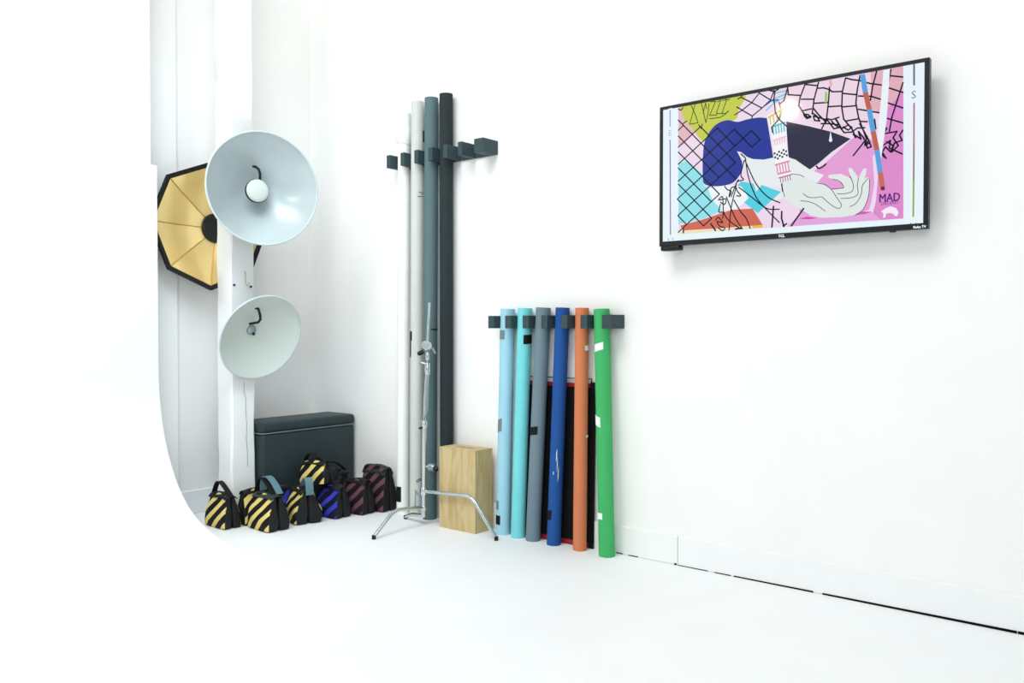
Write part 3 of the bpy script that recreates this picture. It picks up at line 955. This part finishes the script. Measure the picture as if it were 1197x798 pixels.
# sleeve, dark wing, arm
nav = curve(cA((930, 383), (850, 378), (745, 395), (655, 418), (560, 402), (460, 440), (390, 520), (345, 620), (332, 760))) + \
      curve(cC((330, 40), (332, 220), (350, 280), (430, 300), (540, 292), (620, 262), (680, 190), (700, 110), (690, 40), (650, -25))) + cA((690, 700), (745, 745), (800, 765), (900, 770), (990, 755))
poly2(nav, (46, 62, 152))
poly2(cB((125, 412), (300, 448), (470, 490), (628, 547), (480, 650), (385, 732), (310, 785), (200, 710), (145, 690)), (52, 52, 74))
arm = cA((652, 692), (735, 742), (800, 766), (900, 770), (1000, 750), (1130, 745)) + cD((150, 95), (200, 110), (260, 160), (312, 188), (420, 230), (330, 330), (180, 400), (110, 400), (85, 350)) + \
      cC((1080, 320), (900, 290), (860, 280), (760, 190), (720, 110))
poly2(arm, (232, 238, 240))
poly2(cC((780, 200), (900, 285), (1085, 345), (1110, 395), (950, 460), (840, 380)), (234, 236, 240))
poly2(cC((880, 288), (1062, 352), (845, 552), (760, 440)), (90, 208, 226))
hand = cD((95, 280), (150, 228), (240, 240), (330, 268), (395, 292), (465, 330), (490, 345), (572, 332), (560, 292), (505, 266), (450, 248), (462, 228), (550, 220), (612, 246),
          (644, 272), (622, 222), (608, 180), (630, 172), (664, 215), (690, 252), (706, 218), (728, 180), (752, 178), (746, 222), (734, 262), (758, 244), (775, 262), (772, 360), (756, 430),
          (722, 500), (664, 540), (560, 556), (400, 562), (320, 545), (240, 495), (150, 440), (95, 400), (100, 340))
poly2(cD((225, 570), (290, 553), (370, 565), (300, 573)), (206, 80, 170))
poly2(cD((640, 545), (720, 512), (795, 516), (740, 532)), (206, 96, 176))
poly2(hand, (226, 234, 232))
GR = (84, 92, 98)
for l in (cD((165, 222), (230, 228), (265, 245)), cD((365, 292), (430, 305), (480, 345), (520, 405), (556, 460), (540, 488), (505, 480), (450, 440), (402, 400), (360, 405), (300, 402), (258, 374)),
          cD((238, 430), (300, 436), (360, 460), (430, 510)), cD((490, 262), (545, 280), (575, 325), (540, 334), (480, 338)), cD((622, 240), (648, 300), (640, 355), (580, 375), (525, 375)),
          cD((690, 250), (680, 310), (685, 375), (640, 405), (550, 412)), cD((765, 255), (720, 310), (710, 380), (670, 450), (620, 475)), cD((775, 262), (772, 360), (756, 430), (722, 500), (664, 540)),
          cD((95, 290), (100, 340), (115, 400))):
    line(curve(l, 4), GR, 0.0032)
# patterned wristband
poly2(cG((155, 330), (235, 285), (310, 240), (322, 400), (328, 600), (345, 700)) + cD((165, 215), (160, 265), (80, 275), (60, 230), (40, 150)) + cG((225, 700), (205, 560), (180, 430)), (244, 246, 250))
def comb(p0, p1, depth, n, rgb, w=0.006):
    line([p0, p1], rgb, w * 1.3)
    for i in range(n):
        t = (i + 0.5) / n
        u, v = p0[0] + (p1[0] - p0[0]) * t, p0[1] + (p1[1] - p0[1]) * t
        line([(u, v), (u + depth[0], v + depth[1])], rgb, w, False)
q = cG((168, 345), (305, 262)); comb(q[0], q[1], (1.0, 9), 5, (222, 190, 84))
q = cG((195, 425), (310, 385)); comb(q[0], q[1], (1.0, 9.5), 5, (84, 190, 206))
q = cG((210, 540), (315, 505)); comb(q[0], q[1], (0.6, 6), 5, (240, 196, 214))
for i in range(6):
    for j in range(4):
        if (i + j) % 2 == 0:
            c = cG((222 + i * 19 + j * 3, 648 - i * 7 + j * 17))[0]
            poly2([(c[0] - 1.1, c[1] - .9), (c[0] + 1.1, c[1] - 1.3), (c[0] + 1.1, c[1] + .9), (c[0] - 1.1, c[1] + 1.3)], INK)
q = cD((42, 152), (150, 122)); comb(q[0], q[1], (1.6, 10.5), 5, (226, 140, 172))
q = cD((65, 222), (160, 200)); line([q[0], q[1]], (226, 140, 172), 0.008)
q = cD((72, 252), (165, 228)); comb(q[0], q[1], (0.8, 5.5), 5, (184, 116, 160), 0.005)
# light blue scribbles above the wristband
for l in (cG((140, 245), (190, 200), (300, 150)), cG((150, 285), (220, 220), (310, 170)), cG((215, 140), (330, 115)), cG((210, 190), (330, 140))):
    line(l, (120, 200, 226), 0.007)
line(cG((150, 235), (200, 200), (255, 195)), (60, 110, 190), 0.008)
# chain-link fence, left part: a diamond mesh with a torn edge
def inside(p, poly):
    r = False
    for (x0, y0), (x1, y1) in zip(poly, poly[1:] + poly[:1]):
        if (y0 > p[1]) != (y1 > p[1]) and p[0] < (x1 - x0) * (p[1] - y0) / (y1 - y0) + x0: r = not r
    return r
REG = [(791.5, 132), (800, 139), (808, 150), (817, 143), (830, 150), (850, 144), (880, 150), (893, 160), (893, 176), (878, 178), (868, 180), (868, 202), (858, 214), (842, 218), (842, 236), (836, 250), (832, 268), (822, 270), (791.5, 274)]
def node(i, j):
    sk = 0.12 * (j - i)
    return (809.4 + 10.2 * i - 9.6 * j, 157 + 10.6 * i + 8.7 * j - 0.18 * (i - j) * 1.0)
lay()
for i in range(-8, 16):
    for j in range(-14, 14):
        a = node(i, j)
        for b in (node(i + 1, j), node(i, j + 1)):
            if inside(a, REG) and inside(b, REG): line([a, b], INK, 0.0062, False)
            elif inside(a, REG) or inside(b, REG):
                if a[0] < 796 or b[0] < 796:
                    p_, q_ = (a, b) if inside(a, REG) else (b, a)
                    t_ = (793 - p_[0]) / (q_[0] - p_[0]) if q_[0] < 793 else 0
                    if t_ > 0: line([p_, (793, p_[1] + (q_[1] - p_[1]) * t_)], INK, 0.0062, False)
for l in (cA((690, 190), (790, 240), (885, 290), (965, 215)), cA((650, 280), (700, 310), (795, 365), (885, 290)), cA((630, 355), (700, 310), (790, 240), (860, 150)), cA((860, 150), (965, 215), (1000, 120)),
          cA((795, 365), (790, 385)), cA((150, 435), (185, 410)), cA((295, 445), (320, 480), (328, 440)), cA((105, 300), (130, 310), (150, 285)), cA((660, 205), (690, 190), (700, 165)),
          cA((1000, 230), (1010, 330), (1045, 395), (1115, 460)), cA((1045, 235), (1065, 330), (1045, 395), (975, 470), (985, 520))):
    line(l, INK, 0.0058)
# chain-link fence, upper part: loose squares
for l in (cB((0, 165), (40, 180), (30, 260)), cB((40, 180), (70, 150)), cB((140, 150), (110, 250), (75, 280)), cB((140, 150), (145, 205), (235, 210)), cB((275, 125), (235, 230), (225, 290), (265, 350), (295, 380), (320, 372)),
          cB((380, 108), (345, 240), (330, 355)), cB((465, 145), (455, 280), (440, 410)), cB((590, 75), (565, 180), (560, 300), (575, 395), (630, 460)), cB((702, 55), (680, 170), (670, 270), (690, 380), (715, 450), (750, 540)),
          cB((832, 18), (800, 140), (782, 250)), cB((275, 125), (375, 135)), cB((375, 155), (420, 152), (465, 165), (485, 182), (565, 180)), cB((245, 240), (340, 240)), cB((345, 272), (450, 265)), cB((455, 298), (560, 292)),
          cB((565, 300), (675, 290)), cB((570, 195), (620, 200), (680, 205)), cB((590, 75), (640, 88), (700, 95)), cB((700, 95), (780, 118), (870, 130)), cB((690, 215), (790, 218), (875, 245)), cB((690, 318), (850, 345)),
          cB((590, 410), (690, 392)), cB((700, 412), (760, 415)), cB((255, 330), (325, 315)), cB((942, 10), (925, 100)), cB((1036, 112), (985, 270), (950, 380), (930, 490)), cB((940, 58), (1036, 68)), cB((918, 150), (1036, 188)),
          cB((905, 265), (1036, 308)), cB((900, 385), (1036, 425)), cB((742, 562), (650, 678)), cB((815, 395), (825, 470), (800, 480))):
    line(l, INK, 0.0068)
for l in (cB((265, 355), (300, 360), (320, 380), (290, 390), (272, 372), (265, 355)), cB((330, 345), (365, 370), (390, 410), (350, 405), (340, 370), (440, 400), (405, 470)), cB((340, 310), (380, 360), (440, 420)),
          cB((400, 430), (470, 430), (440, 390), (480, 400), (540, 380)), cB((480, 410), (510, 440), (540, 460), (500, 470), (470, 430), (540, 440), (510, 390)), cB((540, 450), (580, 500), (640, 495), (680, 465), (740, 462)),
          cB((520, 400), (560, 470), (610, 440), (640, 460), (610, 480), (570, 455)), cB((640, 470), (670, 540), (650, 510), (710, 550), (690, 490), (730, 540), (760, 590), (740, 600), (770, 560), (790, 610), (760, 620), (740, 560)),
          cB((700, 430), (750, 520), (780, 580), (740, 590), (760, 530)), cB((885, 440), (910, 470), (880, 510), (990, 490), (960, 540), (1000, 600), (950, 650), (970, 580), (1030, 560), (1010, 520), (1036, 480)),
          cB((880, 600), (940, 560), (930, 620), (1030, 665)), cB((890, 690), (870, 660), (900, 610), (940, 650), (960, 600), (910, 570)), cB((905, 700), (880, 660))):
    line(l, INK, 0.0068)
# hanging wires
for l in (cC((690, 0), (735, 45), (715, 75)), cC((722, 60), (690, 195), (715, 240), (655, 260), (640, 330), (600, 500), (580, 710)), cC((735, 60), (755, 190), (795, 320), (850, 430), (950, 540), (1050, 640)),
          cC((745, 95), (830, 275), (940, 400), (1055, 455)), cC((670, 310), (800, 410), (900, 490), (960, 515), (1050, 515)), cC((555, 400), (600, 510), (640, 600), (705, 700)), cC((625, 430), (690, 540), (740, 600), (778, 695)),
          cC((480, 430), (520, 400), (530, 540), (580, 620), (690, 700)), cC((500, 470), (485, 540), (525, 545), (520, 600)), cC((455, 620), (480, 590), (520, 640), (470, 630), (490, 670), (540, 690), (520, 715), (480, 690)),
          cC((540, 300), (560, 330), (600, 350), (580, 400), (600, 320), (640, 310), (660, 350), (690, 390), (650, 390)), cC((490, 430), (550, 420), (540, 470), (500, 450)), cC((600, 400), (650, 270), (670, 240)),
          cC((1070, 280), (1080, 350))):
    line(curve(l, 4), INK, 0.0056)
for l in (cC((995, 488), (980, 682)), cC((1072, 535), (1070, 600), (1092, 678)), cC((1085, 672), (1117, 650)), cD((265, 490), (170, 625)), cC((410, 650), (455, 715)), cC((640, 700), (700, 690)), cC((155, 735), (155, 700))):
    line(l, INK, 0.008)
line(curve(cD((365, 160), (378, 178), (405, 172), (440, 145)), 4), INK, 0.007)
# slanting stick in blue and brown beside a white stripe
poly2(cB((885, 15), (936, 5), (910, 400), (868, 700), (835, 640), (850, 420)), (236, 242, 250))
poly2(cD((800, 80), (840, 60), (850, 220), (830, 330), (805, 440), (790, 440), (815, 300)), (238, 214, 246))
def stick(a, b, rgb, w=3.0):
    poly2([(a[0] - w, a[1] + .4), (a[0] + w, a[1] - .6), (b[0] + w, b[1] - .6), (b[0] - w, b[1] + .4)], rgb)
S0 = [cB((722, 48))[0], cB((745, 188))[0], cB((775, 320))[0], cB((805, 490))[0], cB((835, 635))[0], cD((860, 212))[0], cD((878, 325))[0]]
for i, col in enumerate(((92, 162, 226), (190, 104, 80), (92, 162, 226), (190, 104, 80), (92, 162, 226), (196, 112, 92))):
    stick(S0[i], S0[i + 1], col)
c = cD((880, 335))[0]
poly2([(c[0] + 2.8 * math.cos(t * PI / 6), c[1] + 2.4 * math.sin(t * PI / 6)) for t in range(12)], (120, 40, 66))
poly2(curve(cB((474, 488), (484, 540), (488, 562), (474, 573), (462, 562), (466, 540), (474, 488))), (236, 238, 246))
line(cB((474, 98), (478, 135)), (236, 170, 192), 0.012)
line(cB((440, 190), (438, 262)), (150, 200, 90), 0.010)
# outlined letters at the top left
TXT = (60, 92, 40)
for l in (cA((225, 240), (262, 340), (292, 428), (215, 442), (245, 330), (265, 250)), cA((322, 240), (345, 340), (365, 428), (385, 340), (395, 250)), cA((340, 340), (362, 245), (372, 300)),
          cA((410, 235), (455, 228), (415, 325), (400, 360), (470, 355)), cA((470, 235), (505, 218), (462, 340), (520, 345)), cA((520, 222), (560, 208), (515, 340), (550, 342), (572, 320)), cA((395, 392), (500, 378), (545, 350), (578, 318)), cA((565, 215), (590, 208))):
    line(l, TXT, 0.0045)
# purple lettering and the pale emblem at the lower right
def text(s, u, v, h_, rgb, bold=0.0, squash=1.0, slope=None):
    cu = bpy.data.curves.new('t', 'FONT'); cu.body = s; cu.align_x = 'CENTER'; cu.align_y = 'CENTER'; cu.size = 1.0; cu.offset = bold; cu.resolution_u = 2
    o = bpy.data.objects.new('t', cu); C.objects.link(o)
    bpy.context.view_layer.update()
    me = bpy.data.meshes.new_from_object(o.evaluated_get(bpy.context.evaluated_depsgraph_get()))
    bpy.data.objects.remove(o)
    y = lay(); p = on(u, v, 1, YS)
    for f in me.polygons:
        face([(p.x + me.vertices[k].co.x * h_ * squash, p.z + me.vertices[k].co.y * h_) for k in f.vertices], rgb, y)
    bpy.data.meshes.remove(me)
PUR = (92, 42, 128)
for du, dv in ((-.35, 0), (0, .2), (.35, 0), (0, -.2)): text('MAD', 1040.3 + du, 231.5 + dv, 0.052, PUR, 0.0, 0.78)
text('DECENT', 1040.5, 237.6, 0.018, (120, 60, 140), 0.01, 1.08)
poly2(cD((868, 512), (905, 488), (940, 474), (985, 488), (1004, 522), (992, 550), (975, 548), (958, 530), (930, 524), (905, 532), (902, 560), (882, 562), (886, 530)), (246, 236, 250))
# side strips: thin rules with a letter in each
line([(784, 128), (784, 148)], (150, 150, 200), 0.006); line([(784, 164), (784.5, 274)], (134, 104, 168), 0.006)
text('E', 784, 156, 0.042, (176, 184, 198))
line([(1069, 70), (1069, 99.5)], (104, 112, 128), 0.0075)
line([(1069, 121), (1068.8, 170)], (190, 120, 150), 0.007); line([(1068.8, 170), (1068.5, 212)], (170, 120, 110), 0.007); line([(1068.5, 212), (1068, 253)], (150, 168, 70), 0.007)
text('S', 1068.6, 111.5, 0.046, (110, 116, 130))
for u, v in ((782, 279), (787, 278.6), (1065, 261), (1071, 260.6)): line([(u, v), (u, v + 2)], (120, 130, 140), 0.004)
line([(783, 119), (786, 127.4)], (244, 248, 250), 0.012)
screen = obj('screen', sb, EM, tv)
# maker's marks on the lower bezel
def mark(s, u, v, h_, ex):
    cu = bpy.data.curves.new('t', 'FONT'); cu.body = s; cu.align_x = 'CENTER'; cu.align_y = 'CENTER'; cu.size = h_; cu.offset = 0.0006; cu.extrude = 0.0004
    o = bpy.data.objects.new('t', cu); C.objects.link(o); bpy.context.view_layer.update()
    me = bpy.data.meshes.new_from_object(o.evaluated_get(bpy.context.evaluated_depsgraph_get())); bpy.data.objects.remove(o)
    me.materials.clear(); me.materials.append(M['tape_white'])
    p = on(u, v, 1, -0.1085)
    q = bpy.data.objects.new('lettering', me); C.objects.link(q); q.parent = tv
    q.location = p - TO; q.rotation_euler = (PI / 2, 0, 0)
mark('TCL', 913.5, 275.8, 0.017, 0)
mark('Roku TV', 1075, 265.2, 0.014, 0)

# ------------------------------------------------------------------ light
w = bpy.data.worlds.new('world'); bpy.context.scene.world = w
w.use_nodes = True
bg = w.node_tree.nodes['Background']
bg.inputs['Color'].default_value = (0.80, 0.93, 1.0, 1)
bg.inputs['Strength'].default_value = 0.365

def area(name, loc, target, size, power, color=(1, 1, 1)):
    l = bpy.data.lights.new(name, 'AREA'); l.shape = 'DISK'; l.size = size; l.energy = power; l.color = color
    o = bpy.data.objects.new(name, l); C.objects.link(o)
    o.location = loc
    o.rotation_euler = (Vector(target) - Vector(loc)).to_track_quat('-Z', 'Y').to_euler()
    return o
area('studio_key', (-3.3, -5.0, 6.9), (-2.4, 0.0, 1.4), 2.6, 185, (1.0, 0.97, 0.93))
area('added_high_fill', (-1.6, -3.0, 6.2), (-5.0, -0.4, 2.0), 3.2, 120, (1.0, 0.985, 0.95))  # unseen fill, added up high to brighten the back wall and corner
area('added_front_fill', (0.8, -6.2, 2.7), (-4.4, -0.4, 1.1), 3.0, 110, (0.97, 0.985, 1.0))  # unseen frontal fill, added behind the camera to lift the corner shadows
cl = area('added_corner_fill', (-3.1, -2.3, 3.3), (-5.1, -0.55, 0.7), 1.5, 12, (0.70, 0.88, 1.0))  # no real lamp here: cool fill added to brighten the alcove and corner
cl.data.spread = math.radians(95)
# bare lamp whose reflection glints in the television glass
P0 = on(922, 128, 1, YS); dr = (P0 - CAM).normalized(); dr.y = -dr.y
l = bpy.data.lights.new('practical_lamp', 'POINT'); l.energy = 60; l.shadow_soft_size = 0.09; l.color = (1, 0.85, 0.6)
o = bpy.data.objects.new('practical_lamp', l); C.objects.link(o); o.location = P0 + dr * 6.5

vs = bpy.context.scene.view_settings
bpy.context.scene.display_settings.display_device = 'sRGB'
vs.view_transform = 'Standard'; vs.look = 'None'; vs.exposure = -0.15; vs.gamma = 1.0
vs.use_curve_mapping = False
